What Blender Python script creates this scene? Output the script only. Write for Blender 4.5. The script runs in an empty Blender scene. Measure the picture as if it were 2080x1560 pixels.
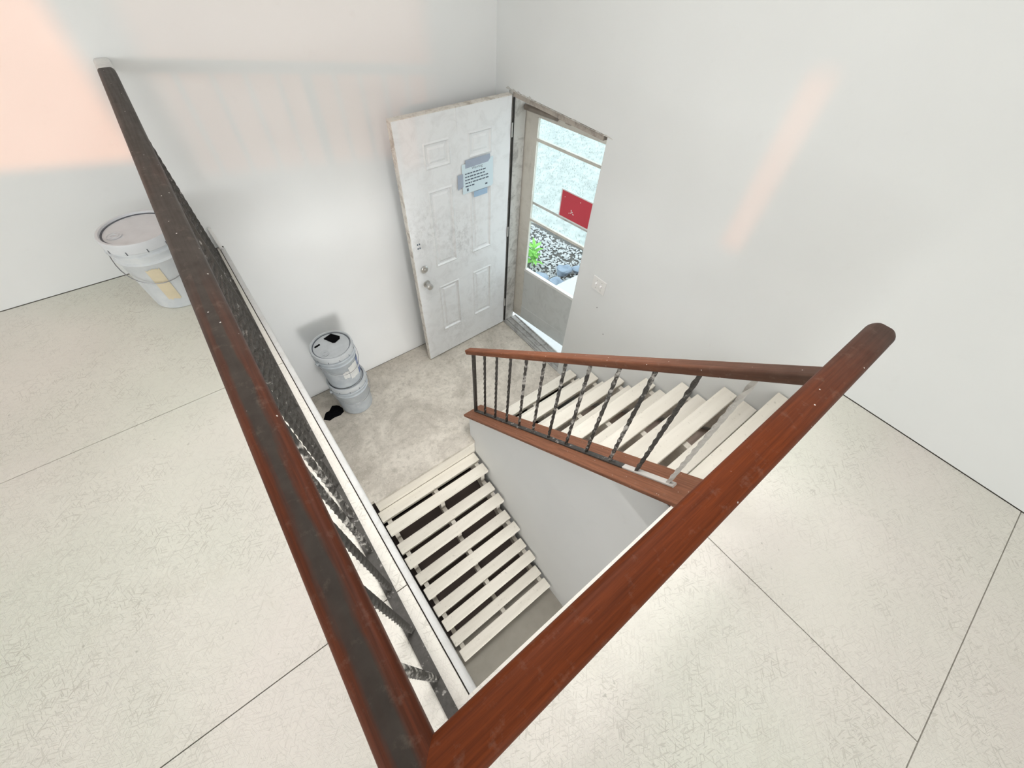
import bpy, bmesh, math, random
from mathutils import Vector, Matrix
random.seed(7)
S = bpy.context.scene
COL = S.collection

# ------------------------------------------------------------------ camera
cam_d = bpy.data.cameras.new('camera'); cam = bpy.data.objects.new('camera', cam_d); COL.objects.link(cam)
YAW, PITCH, ROLL, FPX = 0.7213, -0.9080, 0.0782, 802.42
fw = Vector((math.sin(YAW)*math.cos(PITCH), math.cos(YAW)*math.cos(PITCH), math.sin(PITCH)))
rt = Vector((math.cos(YAW), -math.sin(YAW), 0)); up = rt.cross(fw)
r2_, u2_ = rt*math.cos(ROLL)+up*math.sin(ROLL), up*math.cos(ROLL)-rt*math.sin(ROLL)
cam.matrix_world = Matrix(((r2_.x, u2_.x, -fw.x, -1.9597), (r2_.y, u2_.y, -fw.y, -2.6385), (r2_.z, u2_.z, -fw.z, 1.4209), (0, 0, 0, 1)))
cam_d.sensor_fit = 'HORIZONTAL'; cam_d.sensor_width = 36; cam_d.lens = 36*FPX/2080
cam_d.clip_start = 0.01; cam_d.clip_end = 200
S.camera = cam

# ------------------------------------------------------------------ world, sun, window daylight, added fill lights, exposure
W = bpy.data.worlds.new('world'); S.world = W; W.use_nodes = True
bg = W.node_tree.nodes['Background']; bg.inputs[0].default_value = (0.86, 0.95, 1.0, 1); bg.inputs[1].default_value = 2.4
sun_d = bpy.data.lights.new('low_sun', 'SUN'); sun_d.energy = 1.7; sun_d.color = (1, .27, .06); sun_d.angle = math.radians(.6)
sun = bpy.data.objects.new('low_sun', sun_d); COL.objects.link(sun); sun.location = (-8, -8, 4)
SUN = Vector((1, 1, -.12)).normalized()
sun.rotation_euler = SUN.to_track_quat('-Z', 'Y').to_euler()
def daylight(name, loc, rot, sx, sy, power, color, spread=180):
    d = bpy.data.lights.new(name, 'AREA'); d.shape = 'RECTANGLE'; d.size = sx; d.size_y = sy; d.energy = power; d.color = color; d.spread = math.radians(spread)
    o = bpy.data.objects.new(name, d); COL.objects.link(o); o.location = loc; o.rotation_euler = rot
R90 = math.pi/2
TILT = math.radians(-4)   # daylight enters a little downwards
daylight('window_daylight', (-6.96, -3.92, 1.62), (0, -R90-TILT, 0), 1.1, 1.9, 50, (1, .995, .99))
daylight('window_daylight', (-6.96, -5.88, 1.58), (0, -R90-TILT, 0), 1.2, 1.5, 41, (1, .995, .99))
daylight('window_daylight', (-3.15, -7.96, 1.45), (R90+TILT, 0, 0), 3.0, 1.3, 28, (.97, 1, 1))
daylight('added_ceiling_lamp', (-1.2, -1.75, 2.405), (0, 0, 0), 1.0, 1.0, 11, (1, .995, .985), 66)  # added fill lamp, beamed down to brighten the stairwell
daylight('lower_fill_light', (-1.9, -7.86, -1.35), (R90, 0, 0), 1.6, 1.0, 135, (1, .99, .97))  # unseen fill light added to brighten the lower flight
S.cycles.use_adaptive_sampling = True; S.cycles.adaptive_threshold = 0.05; S.cycles.max_bounces = 6; S.cycles.diffuse_bounces = 4; S.cycles.glossy_bounces = 3; S.cycles.transmission_bounces = 4; S.cycles.caustics_reflective = False; S.cycles.caustics_refractive = False
S.view_settings.view_transform = 'Standard'; S.view_settings.look = 'None'
S.view_settings.gamma = 1; S.view_settings.use_curve_mapping = False
S.view_settings.exposure = 0.36

# ------------------------------------------------------------------ helpers
def tag(o, label=None, cat=None, group=None, kind=None):
    if label: o['label'] = label
    if cat: o['category'] = cat
    if group: o['group'] = group
    if kind: o['kind'] = kind
    return o
def empty(name, loc, label=None, cat=None, group=None, kind=None):
    o = bpy.data.objects.new(name, None); COL.objects.link(o); o.location = loc; o.empty_display_size = .1
    return tag(o, label, cat, group, kind)
class MB:
    def __init__(s): s.v = []; s.f = []; s.m = []; s.mi = 0
    def add(s, vs, fs):
        b = len(s.v); s.v += [tuple(v) for v in vs]
        for f in fs: s.f.append([b+i for i in f]); s.m.append(s.mi)
        return s
    def box(s, a, b):
        (x0, y0, z0), (x1, y1, z1) = a, b
        x0, x1 = sorted((x0, x1)); y0, y1 = sorted((y0, y1)); z0, z1 = sorted((z0, z1))
        return s.add([(x0,y0,z0),(x1,y0,z0),(x1,y1,z0),(x0,y1,z0),(x0,y0,z1),(x1,y0,z1),(x1,y1,z1),(x0,y1,z1)],
              [(3,2,1,0),(4,5,6,7),(0,1,5,4),(1,2,6,5),(2,3,7,6),(3,0,4,7)])
    def bev(s, a, b, c=.003):
        """box with chamfered vertical-ish edges on all 12 edges"""
        bm = bmesh.new(); bmesh.ops.create_cube(bm, size=1)
        ce = [(a[i]+b[i])/2 for i in range(3)]; sz = [abs(b[i]-a[i]) for i in range(3)]
        for v in bm.verts: v.co = Vector((ce[i]+v.co[i]*sz[i] for i in range(3)))
        bmesh.ops.bevel(bm, geom=bm.edges[:], offset=min(c, min(sz)*.45), segments=1, affect='EDGES')
        bm.verts.index_update(); s.add([v.co for v in bm.verts], [[v.index for v in f.verts] for f in bm.faces]); bm.free(); return s
    def prism(s, poly, axis, a, b):
        """extrude 2d polygon along axis ('x': poly=(y,z); 'y': (x,z); 'z': (x,y))"""
        n = len(poly)
        def p(q, t): return {'x': (t, q[0], q[1]), 'y': (q[0], t, q[1]), 'z': (q[0], q[1], t)}[axis]
        vs = [p(q, a) for q in poly]+[p(q, b) for q in poly]
        fs = [list(range(n))[::-1], list(range(n, 2*n))]+[(i, (i+1) % n, n+(i+1) % n, n+i) for i in range(n)]
        return s.add(vs, fs)
    def lathe(s, prof, c=(0, 0, 0), n=40, axis='z', ring=False):
        vs = []; fs = []
        for r, z in prof:
            for i in range(n):
                t = 2*math.pi*i/n; x, y = r*math.cos(t), r*math.sin(t)
                q = {'z': (x, y, z), 'y': (x, z, y), 'x': (z, x, y)}[axis]
                vs.append((c[0]+q[0], c[1]+q[1], c[2]+q[2]))
        for k in range(len(prof)-1):
            for i in range(n): j = (i+1) % n; fs.append((k*n+i, k*n+j, (k+1)*n+j, (k+1)*n+i))
        if ring:
            k = len(prof)-1
            for i in range(n): j = (i+1) % n; fs.append((k*n+i, k*n+j, j, i))
            return s.add(vs, fs)
        if prof[0][0] > 1e-6: fs.append(list(range(n))[::-1])
        if prof[-1][0] > 1e-6: fs.append([(len(prof)-1)*n+i for i in range(n)])
        return s.add(vs, fs)
    def tube(s, pts, r, n=8):
        pts = [Vector(p) for p in pts]; vs = []; fs = []
        for k, p in enumerate(pts):
            t = (pts[min(k+1, len(pts)-1)]-pts[max(k-1, 0)]).normalized()
            a = t.cross(Vector((0, 0, 1)) if abs(t.z) < .9 else Vector((1, 0, 0))).normalized(); b = t.cross(a)
            for i in range(n): w = 2*math.pi*i/n; vs.append(p+(a*math.cos(w)+b*math.sin(w))*r)
        for k in range(len(pts)-1):
            for i in range(n): j = (i+1) % n; fs.append((k*n+i, k*n+j, (k+1)*n+j, (k+1)*n+i))
        fs += [list(range(n))[::-1], [(len(pts)-1)*n+i for i in range(n)]]
        return s.add(vs, fs)
    def mesh(s, name, *mats, smooth=False):
        me = bpy.data.meshes.new(name); me.from_pydata(s.v, [], s.f); me.update()
        bm = bmesh.new(); bm.from_mesh(me); bmesh.ops.recalc_face_normals(bm, faces=bm.faces); bm.to_mesh(me); bm.free()
        for m in mats: me.materials.append(m)
        for p, mi in zip(me.polygons, s.m): p.material_index = mi; p.use_smooth = smooth
        if smooth:
            try: me.set_sharp_from_angle(angle=math.radians(40))
            except Exception: pass
        return me
    def build(s, name, *mats, parent=None, smooth=False):
        """vertices are world coordinates; stored relative to the parent's own location"""
        off = Vector(parent.location) if parent else None
        p = parent
        while p is not None and p.parent is not None: p = p.parent; off = off+Vector(p.location)
        if off is not None: s.v = [tuple(Vector(v)-off) for v in s.v]
        o = bpy.data.objects.new(name, s.mesh(name, *mats, smooth=smooth)); COL.objects.link(o); o.parent = parent
        return o
def place(name, me, loc, parent, rot=(0, 0, 0)):
    o = bpy.data.objects.new(name, me); COL.objects.link(o); o.parent = parent
    o.location = Vector(loc)-(Vector(parent.location) if parent else Vector()); o.rotation_euler = rot
    return o

# ------------------------------------------------------------------ materials
class NT:
    def __init__(s, name):
        s.mat = bpy.data.materials.new(name); s.mat.use_nodes = True; s.t = s.mat.node_tree
        s.b = s.t.nodes['Principled BSDF']; s.out = s.t.nodes['Material Output']
    def n(s, typ, **kw):
        nd = s.t.nodes.new('ShaderNode'+typ)
        for k, v in kw.items():
            if k.startswith('p_'): setattr(nd, k[2:], v); continue
            key = int(k[1:]) if k[0] == 'i' and k[1:].isdigit() else k.replace('_', ' ')
            s.link(v, nd.inputs[key])
        return nd
    def link(s, v, inp):
        if isinstance(v, bpy.types.NodeSocket): s.t.links.new(v, inp)
        elif isinstance(v, bpy.types.Node): s.t.links.new(v.outputs[0], inp)
        else:
            if inp.type == 'RGBA' and len(v) == 3: v = (*v, 1)
            inp.default_value = v
    def pos(s, obj=False, scale=(1, 1, 1)):
        v = s.n('TexCoord').outputs['Object'] if obj else s.n('NewGeometry').outputs['Position']
        return s.n('Mapping', i0=v, Scale=scale).outputs[0]
    def noise(s, vec, scale, detail=4, rough=.55, color=False, dist=0):
        x = s.n('TexNoise', Vector=vec, Scale=scale, Detail=detail, Roughness=rough, Distortion=dist)
        return x.outputs['Color' if color else 0]
    def ramp(s, fac, *stops, ease=False):
        r = s.n('ValToRGB', Fac=fac); e = r.color_ramp.elements
        if ease: r.color_ramp.interpolation = 'EASE'
        while len(e) < len(stops): e.new(.5)
        for k, (p, c) in enumerate(stops):
            e[k].position = p; e[k].color = (*c, 1) if not isinstance(c, (int, float)) else (c, c, c, 1)
        return r.outputs[0]
    def mix(s, fac, a, b, mode='MIX'):
        m = s.n('Mix', p_data_type='RGBA', p_blend_type=mode)
        s.link(fac, m.inputs[0]); s.link(a, m.inputs[6]); s.link(b, m.inputs[7]); return m.outputs[2]
    def math(s, op, a, b=0.0): return s.n('Math', p_operation=op, i0=a, i1=b).outputs[0]
    def bump(s, h, strength, dist=.002, normal=None):
        b = s.n('Bump', Height=h, Strength=strength, Distance=dist)
        if normal is not None: s.link(normal, b.inputs['Normal'])
        return b.outputs[0]
    def done(s, color, rough=.6, normal=None, metal=0, spec=None):
        s.link(color, s.b.inputs['Base Color']); s.link(rough, s.b.inputs['Roughness']); s.link(metal, s.b.inputs['Metallic'])
        if normal is not None: s.link(normal, s.b.inputs['Normal'])
        if spec is not None: s.link(spec, s.b.inputs['Specular IOR Level'])
        return s.mat

def m_wall(name='wall_paint', base=(.83, .835, .83), plain=False):
    t = NT(name)
    if plain: return t.done(base, .65, spec=.2)
    p = t.pos()
    c = t.ramp(t.noise(p, 1.3, 2), (.3, tuple(x*.965 for x in base)), (.7, tuple(min(1, x*1.02) for x in base)))
    d = t.ramp(t.noise(p, 9, 4, .65), (.62, 0), (.80, .10))
    return t.done(t.mix(d, c, (.58, .56, .53)), .65, spec=.2)
def m_osb(name='painted_strand_board', base=(.835, .805, .735)):
    t = NT(name); p = t.pos()
    sep = t.n('SeparateColor', i0=t.noise(p, 1.1, 2, color=True))
    c = t.mix(t.ramp(sep.outputs[0], (.40, 0), (.64, .6)), base, (.80, .735, .69))
    c = t.mix(t.ramp(sep.outputs[1], (.45, 0), (.66, .6)), c, (.735, .75, .655))
    warp = t.n('VectorMath', p_operation='SCALE', i0=t.n('VectorMath', p_operation='SUBTRACT', i0=t.noise(p, 9, 2, color=True), i1=(.5, .5, .5)).outputs[0], Scale=.035).outputs[0]
    pw = t.n('VectorMath', p_operation='ADD', i0=p, i1=warp).outputs[0]
    ridge = None; dark = None
    rough_zone = t.ramp(t.noise(p, 1.4, 3), (.36, .35), (.58, 1))          # where the flakes were not sanded flat
    for k, (a, sl, sw, th) in enumerate(((.35, 24, 200, .62), (1.35, 30, 240, .63), (2.4, 20, 170, .63))):
        rv = t.n('VectorRotate', p_rotation_type='Z_AXIS', Vector=pw, Angle=a).outputs[0]
        nz = t.noise(t.n('Mapping', i0=rv, Location=(k*3.7, k*1.9, 0), Scale=(sl, sw, 1)).outputs[0], 1, 1, .5)
        r = t.ramp(nz, (th-.02, 0), (th+.015, 1)); d = t.ramp(nz, (1-th-.03, 1), (1-th, 0))
        ridge = r if ridge is None else t.math('MAXIMUM', ridge, r); dark = d if dark is None else t.math('MAXIMUM', dark, d)
    h = t.math('SUBTRACT', t.math('ADD', ridge, t.math('MULTIPLY', t.noise(p, 70, 1), .35)), t.math('MULTIPLY', dark, .8))
    h = t.math('MULTIPLY', h, rough_zone)
    c = t.mix(t.math('MULTIPLY', t.math('MULTIPLY', dark, rough_zone), t.ramp(t.noise(p, 7, 3), (.4, .10), (.65, .44))), c, (.42, .39, .33))
    sp = t.ramp(t.noise(p, 42, 3, .55), (.69, 0), (.75, .55))
    c = t.mix(t.math('MULTIPLY', sp, t.ramp(t.noise(p, 2.2, 2), (.4, .25), (.6, 1))), c, (.36, .34, .29))
    st = t.ramp(t.noise(p, 2.3, 4, .65, dist=.8), (.60, 0), (.80, .30))
    c = t.mix(st, c, (.60, .555, .46))
    return t.done(c, .58, t.bump(h, .55, .0020), spec=.25)
def m_landing():
    t = NT('worn_landing_board'); p = t.pos()
    n1 = t.noise(p, 3.2, 7, .68, dist=.5); n2 = t.noise(p, 34, 6, .65); n3 = t.noise(p, 110, 3); n4 = t.noise(p, 13, 5, .65)
    c = t.mix(t.ramp(n1, (.34, 0), (.60, 1)), (.42, .38, .325), (.64, .59, .515))
    c = t.mix(t.ramp(n4, (.50, 0), (.72, .5)), c, (.33, .29, .235))
    c = t.mix(t.ramp(n2, (.50, 0), (.70, .5)), c, (.30, .27, .22))
    c = t.mix(t.ramp(n3, (.58, 0), (.70, .45)), c, (.78, .74, .67))
    return t.done(c, .7, t.bump(n2, .35, .002))
def m_board(name='painted_lumber', a=(.76, .72, .64), b=(.66, .62, .54)):
    t = NT(name); p = t.pos()
    n1 = t.noise(t.n('Mapping', i0=p, Scale=(3, 22, 22)).outputs[0], 1, 4)
    c = t.mix(t.ramp(n1, (.3, 0), (.75, 1)), a, b)
    d = t.ramp(t.noise(p, 45, 4, .6), (.62, 0), (.76, .6))
    c = t.mix(d, c, (.36, .33, .28))
    return t.done(c, .65, t.bump(n1, .25, .001))
def m_rail(name, red, dark, worn, edge=.019, far=None):
    """varnished handrail, object x = along, y = across; the varnish on the top has gone black with handling"""
    t = NT(name); o = t.n('TexCoord').outputs['Object']
    gr = t.noise(t.n('Mapping', i0=o, Scale=(5, 150, 60)).outputs[0], 1, 5, .6)
    fine = t.noise(t.n('Mapping', i0=o, Scale=(30, 600, 300)).outputs[0], 1, 3, .6)
    c = t.mix(t.ramp(gr, (.3, 0), (.7, 1)), red, dark)
    c = t.mix(t.ramp(fine, (.5, 0), (.75, .5)), c, tuple(x*.45 for x in red))
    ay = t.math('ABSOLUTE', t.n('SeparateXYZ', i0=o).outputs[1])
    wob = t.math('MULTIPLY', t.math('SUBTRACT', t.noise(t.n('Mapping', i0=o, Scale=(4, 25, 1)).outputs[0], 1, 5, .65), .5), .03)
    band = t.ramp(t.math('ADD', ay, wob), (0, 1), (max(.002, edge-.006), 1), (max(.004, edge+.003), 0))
    if far:   # darkens across the full width further along the rail
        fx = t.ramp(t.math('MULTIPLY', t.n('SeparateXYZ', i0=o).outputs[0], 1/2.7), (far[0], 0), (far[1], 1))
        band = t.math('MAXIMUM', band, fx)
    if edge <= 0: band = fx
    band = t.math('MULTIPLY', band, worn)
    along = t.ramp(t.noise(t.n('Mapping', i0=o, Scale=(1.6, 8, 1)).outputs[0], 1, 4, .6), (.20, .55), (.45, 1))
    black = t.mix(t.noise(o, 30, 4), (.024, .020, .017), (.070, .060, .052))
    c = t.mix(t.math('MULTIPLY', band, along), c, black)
    dust = t.ramp(t.noise(o, 38, 5, .7), (.56, 0), (.80, .16))
    c = t.mix(dust, c, (.40, .31, .25))
    spk = t.n('TexVoronoi', Vector=o, Scale=95.0)
    rnd = t.n('SeparateColor', i0=spk.outputs['Color']).outputs[0]
    dots = t.math('MULTIPLY', t.ramp(spk.outputs[0], (.10, 1), (.17, 0)), t.math('GREATER_THAN', rnd, .93))
    c = t.mix(t.math('MULTIPLY', dots, .8), c, (.80, .76, .70))
    ro = t.ramp(gr, (.3, .42), (.8, .6))
    return t.done(c, ro, t.bump(fine, .22, .0006), spec=.12)
def m_iron(name, paint=.35):
    t = NT(name); o = t.pos()
    n = t.noise(o, 28, 5, .65); n2 = t.noise(o, 90, 3)
    c = t.mix(n2, (.030, .027, .024), (.095, .088, .080))
    c = t.mix(t.ramp(n, (max(0, .72-paint*.5), 0), (max(.05, .86-paint*.5), .9)), c, (.62, .59, .55))
    return t.done(c, .55, t.bump(n2, .2, .0006), metal=0, spec=.3)
def m_plain(name, col, rough=.5, metal=0, var=.08, scale=30, spec=None):
    t = NT(name); n = t.noise(t.pos(), scale, 4)
    c = t.mix(n, tuple(x*(1-var) for x in col), tuple(min(1, x*(1+var)) for x in col))
    return t.done(c, rough, metal=metal, spec=spec)
def m_dirty(name, col, dirt, amount, scale=6, rough=.5):
    t = NT(name); p = t.pos()
    n = t.noise(p, scale, 7, .7, dist=.8); n2 = t.noise(t.n('Mapping', i0=p, Scale=(1, 1, .25)).outputs[0], scale*4, 5, .7)
    c = t.mix(t.math('MULTIPLY', t.ramp(n, (.47, 0), (.72, 1)), amount), col, dirt)
    c = t.mix(t.math('MULTIPLY', t.ramp(n2, (.58, 0), (.74, 1)), amount*.8), c, dirt)
    return t.done(c, rough, spec=.4)
def m_door():
    t = NT('scuffed_white_door'); p = t.pos()
    n = t.noise(p, 9, 7, .7, dist=.8); n2 = t.noise(t.n('Mapping', i0=p, Scale=(1, 1, .8)).outputs[0], 26, 6, .72)
    c = t.mix(t.math('MULTIPLY', t.ramp(n, (.47, 0), (.72, 1)), .22), (.82, .825, .83), (.42, .40, .38))
    for (x, z), r, k in (((-.47, -.36), .24, .62), ((-.78, -.20), .22, .45), ((-.60, -1.25), .25, .3), ((-.25, -.9), .25, .25)):   # hand and boot scuffs
        d = t.n('VectorMath', p_operation='DISTANCE', i0=t.n('Mapping', i0=p, Scale=(1, 0, .8)).outputs[0], i1=(x, 0, z*.8)).outputs['Value']
        f = t.math('MULTIPLY', t.ramp(t.math('DIVIDE', d, r), (.1, 1), (1, 0)), t.ramp(n2, (.46, 0), (.66, k)))
        c = t.mix(f, c, (.36, .345, .33))
    return t.done(c, .5, spec=.4)
def m_glass():
    t = NT('window_glass'); t.t.nodes.remove(t.b)
    tr = t.n('BsdfTransparent', Color=(.93, .97, .97)); gl = t.n('BsdfGlossy', Color=(1, 1, 1), Roughness=.02)
    mx = t.n('MixShader', i0=.05); t.t.links.new(tr.outputs[0], mx.inputs[1]); t.t.links.new(gl.outputs[0], mx.inputs[2])
    t.t.links.new(mx.outputs[0], t.out.inputs[0]); return t.mat
def m_screen():
    t = NT('dimming_screen'); t.t.nodes.remove(t.b)
    tr = t.n('BsdfTransparent', Color=(.45, .45, .45)); t.t.links.new(tr.outputs[0], t.out.inputs[0]); return t.mat  # screen added to weaken the light through the windows that carry it
def m_lamp():
    t = NT('added_lamp_diffuser'); t.link((1, .985, .96), t.b.inputs['Emission Color']); t.link(3.0, t.b.inputs['Emission Strength']); return t.done((.9, .9, .9), .5)
def m_pail(name='milky_pail_plastic', a=(.41, .445, .48), b=(.52, .55, .57)):
    t = NT(name); p = t.pos()
    n = t.noise(p, 12, 5, .6)
    c = t.mix(t.ramp(n, (.4, 0), (.7, 1)), a, b)
    c = t.mix(t.ramp(t.noise(p, 60, 4), (.6, 0), (.75, .35)), c, (.75, .74, .72))
    return t.done(c, .42, spec=.45)

M = dict(
    wall=m_wall(), wall_e=m_wall('grey_white_wall_paint', (.765, .775, .765)), osb=m_osb(), landing=m_landing(), board=m_board(), ceil=m_wall('ceiling_paint', (.88, .88, .87), True),
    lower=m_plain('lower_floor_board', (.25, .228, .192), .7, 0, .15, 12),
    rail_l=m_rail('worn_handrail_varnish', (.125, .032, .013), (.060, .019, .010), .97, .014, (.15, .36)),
    rail_r=m_rail('red_handrail_varnish', (.185, .040, .010), (.095, .022, .007), .80, 0, (.24, .40)),
    rail_s=m_rail('stair_handrail_varnish', (.26, .095, .045), (.13, .042, .020), .85, 0, (.32, .80)),
    cap=m_rail('cap_board_varnish', (.30, .125, .07), (.17, .075, .045), .0),
    iron=m_iron('dusty_black_iron', .22), iron2=m_iron('paint_smeared_iron', .42), iron3=m_iron('white_painted_iron', 1.05), barm=m_iron('dusty_bottom_bar', .24),
    gap=m_plain('dark_wall_gap', (.22, .20, .165), .9, 0, .5, 25), ply=m_plain('bare_plywood', (.50, .40, .34), .8, 0, .2, 8),
    stringer=m_board('painted_stringer', (.66, .62, .55), (.50, .46, .40)),
    door=m_door(), dooredge=m_dirty('chipped_door_edge', (.72, .68, .62), (.22, .15, .10), .8, 14),
    jamb=m_dirty('grimy_jamb', (.60, .585, .55), (.16, .14, .12), .75, 10), storm=m_dirty('storm_door_paint', (.66, .625, .56), (.34, .30, .25), .45, 6, .35),
    kick=m_dirty('kick_panel_paint', (.62, .635, .62), (.38, .38, .37), .35, 7, .4),
    sill=m_dirty('grimy_metal_sill', (.42, .415, .40), (.12, .11, .10), .8, 12, .45), seal=m_plain('black_weatherstrip', (.025, .022, .02), .8),
    header=m_dirty('weathered_header', (.42, .37, .32), (.10, .085, .07), .85, 10), closer=m_plain('brown_closer_tube', (.25, .21, .175), .4, .3, .25, 20),
    chrome=m_plain('satin_metal', (.60, .59, .57), .28, .9, .1, 50), glass=m_glass(), screen=m_screen(),
    paper=m_plain('notice_paper', (.66, .78, .83), .7, 0, .03, 20), tape=m_plain('grey_tape', (.36, .41, .50), .45, 0, .06, 40), tape2=m_plain('blue_tape', (.36, .50, .66), .45, 0, .06, 40),
    ink=m_plain('printing_ink', (.10, .13, .17), .7), red=m_plain('red_sign_face', (.60, .055, .08), .5, 0, .10, 6), white=m_plain('white_plastic', (.80, .79, .77), .45, 0, .03),
    lampface=m_lamp(), pail=m_pail(), pail_lit=m_pail('lit_pail_plastic', (.62, .65, .68), (.72, .74, .75)), lid_lit=m_plain('lit_lid_plastic', (.66, .675, .70), .4, 0, .12, 14), lid=m_plain('pail_lid_plastic', (.50, .52, .535), .4, 0, .22, 14), groove=m_plain('dark_lid_groove', (.10, .11, .13), .6), wire=m_plain('bail_wire', (.30, .30, .31), .4, .7),  # upper pail and lid copies: brighter light put into their colour
    label=m_dirty('torn_pail_label', (.72, .72, .70), (.45, .46, .48), .5, 20), blue=m_plain('blue_label_print', (.14, .19, .36), .5, 0, .3, 60), tan=m_plain('tan_label_residue', (.70, .61, .44), .6, 0, .12, 25),
    black=m_plain('matt_black', (.004, .004, .005), .95, spec=.05), nosing=m_dirty('painted_nosing', (.62, .62, .61), (.44, .42, .38), .4, 14),
    stair_shade=m_plain('painted_stair_shade', (.040, .027, .021), .9, 0, .4, 8),  # near-black colour stands for the shade under the lower stairs
    concrete=m_plain('pale_concrete', (.46, .475, .47), .8, 0, .06, 30), rock=m_dirty('blue_grey_rock', (.24, .29, .36), (.10, .13, .18), .7, 8, .8),
    gravel=m_plain('pale_gravel', (.42, .42, .42), .8, 0, .4, 30), soil=m_plain('dark_soil', (.07, .065, .06), .9, 0, .3, 20), grass=m_plain('dry_pale_grass', (.36, .385, .37), .9, 0, .45, 9),
    blade=m_plain('pale_grass_blade', (.41, .44, .41), .8, 0, .4, 3), leaf=m_plain('fresh_green_leaf', (.20, .50, .07), .5, 0, .3, 25), steel=m_plain('nail_steel', (.35, .35, .36), .4, .8),
)

# ------------------------------------------------------------------ dimensions (metres; upper floor z = 0, corner of the two walls at x = y = 0)
L = 1.5106; ZL = -L; W_ = -1.983; YL = -1.193; XM = -1.0734; ZF = ZL-6*.1807
YF = -2.612; YS = -2.762; R1 = L/8
XW, YB, ZC = -7.0, -8.0, 2.44; GAP = .004

# ------------------------------------------------------------------ setting
fl = MB(); fl.box((XW, YB, -.05), (-2.02, 0.0, -.021)); fl.box((-2.02, YF-.03, -.05), (-1.992, 0.0, -.0225)); fl.box((-2.02, YB, -.05), (0, YS-.03, -.021)); fl.box((-2.02, YF-.03, -.05), (-.94, YS-.03, -.021))
floor = tag(fl.build('floor', M['gap']), 'pale painted strand board upper floor around the stairwell', 'floor', kind='structure')
NX = -2.006
g_ = .0016
rows = [(0, -1.094), (-1.094, -2.257), (-2.257, -3.46), (-3.46, -4.66), (-4.66, -5.86), (-5.86, -7.06), (-7.06, YB)]
xs = {0: [XW, -4.2, NX], 1: [XW, -5.6, NX-1.23, NX], 2: [XW, -5.96, -3.52, -1.082, 0], 3: [XW, -4.3, -1.86, 0], 4: [XW, -5.94, -3.5, -1.06, 0], 5: [XW, -4.3, -1.86, 0], 6: [XW, -3.5, 0]}
for i, (y1, y0) in enumerate(rows):
    for x0, x1 in zip(xs[i], xs[i][1:]):
        a, b, c, d = x0+g_, x1-g_, y0+g_, y1-g_
        if i == 2 and x0 == -3.52: poly = [(a, c), (b, c), (b, YF), (NX-g_, YF), (NX-g_, d), (a, d)]
        elif i == 2 and x0 == -1.082: poly = [(a, c), (b, c), (b, YS), (-.94, YS), (-.94, YF), (a, YF)]
        else: poly = [(a, c), (b, c), (b, d), (a, d)]
        MB().prism(poly, 'z', -.022, 0).build('floor_panel', M['osb'], parent=floor)
def half_round(x0, x1, zt, r):   # section of the nosing strip, round on the well side
    pts = [(x0, zt-.03), (x0, zt)]
    for k in range(7): a = R90*(1-k/6); pts.append((x1-r+r*math.cos(a), zt-r+r*math.sin(a)))
    pts.append((x1, zt-.03)); return pts
MB().prism(half_round(NX+.0025, W_+.002, .001, .013), 'y', YF, -.004).build('nosing', M['nosing'], parent=floor, smooth=True)

ld = MB().box((W_-.05, YL, ZL-.04), (0, .0, ZL)); landing = tag(ld.build('floor_landing', M['landing']), 'scuffed grey landing floor inside the entry door', 'floor', kind='structure')
MB().box((W_+.004, YL-.019, ZL-.30), (XM-.003, YL-.001, ZL-.028)).build('landing_fascia', M['board'], parent=landing)
MB().prism([(YL-.024, ZL-.026), (YL-.024, ZL+.001), (YL+.04, ZL+.001), (YL+.04, ZL-.026)], 'x', W_+.004, XM-.003).build('landing_edge', M['landing'], parent=landing)
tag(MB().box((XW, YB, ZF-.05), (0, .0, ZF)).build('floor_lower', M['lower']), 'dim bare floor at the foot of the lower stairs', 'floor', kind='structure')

# wall_north: behind the entry door and the pails
w = MB(); w.box((XW-.15, 0, GAP), (W_, .12, ZC)); w.box((W_, 0, ZL+GAP), (0, .12, ZC)); w.box((W_-.10, 0, ZL+GAP), (W_, .12, -.052)); w.box((W_-.10, .0, ZF), (0, .12, ZL-.04))
w.mi = 1; w.box((XW, .012, -.05), (W_, .12, GAP)); w.box((W_-.10, .012, ZL-.04), (0, .12, ZL+GAP))
wall_n = tag(w.build('wall_north', M['wall'], M['gap']), 'long white painted wall behind the open entry door and the pails', 'wall', kind='structure')
tag(MB().bev((-2.008, -.028, .0005), (-1.990, -.0005, .128), .003).build('trim_1', M['white']), 'short white trim stub where the floor edge meets the wall', 'trim', kind='structure')
# wall_east with the door opening
DY0, DY1, DZ = -1.055, -.150, .555
w = MB()
w.box((0, DY1, ZF), (.17, .12, ZC)); w.box((0, DY0, DZ), (.17, DY1, ZC)); w.box((0, YS, ZF), (.17, DY0, ZC)); w.box((0, YB-.15, GAP), (.17, YS, ZC)); w.box((0, YB-.15, ZF), (.17, YS, -.05)); w.box((0, DY0, ZF), (.17, DY1, ZL))
w.mi = 1; w.box((.012, YB, -.05), (.17, YS, GAP))
tag(w.build('wall_east', M['wall_e'], M['gap']), 'white painted wall with the exterior doorway along the upper stairs', 'wall', kind='structure')
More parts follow.
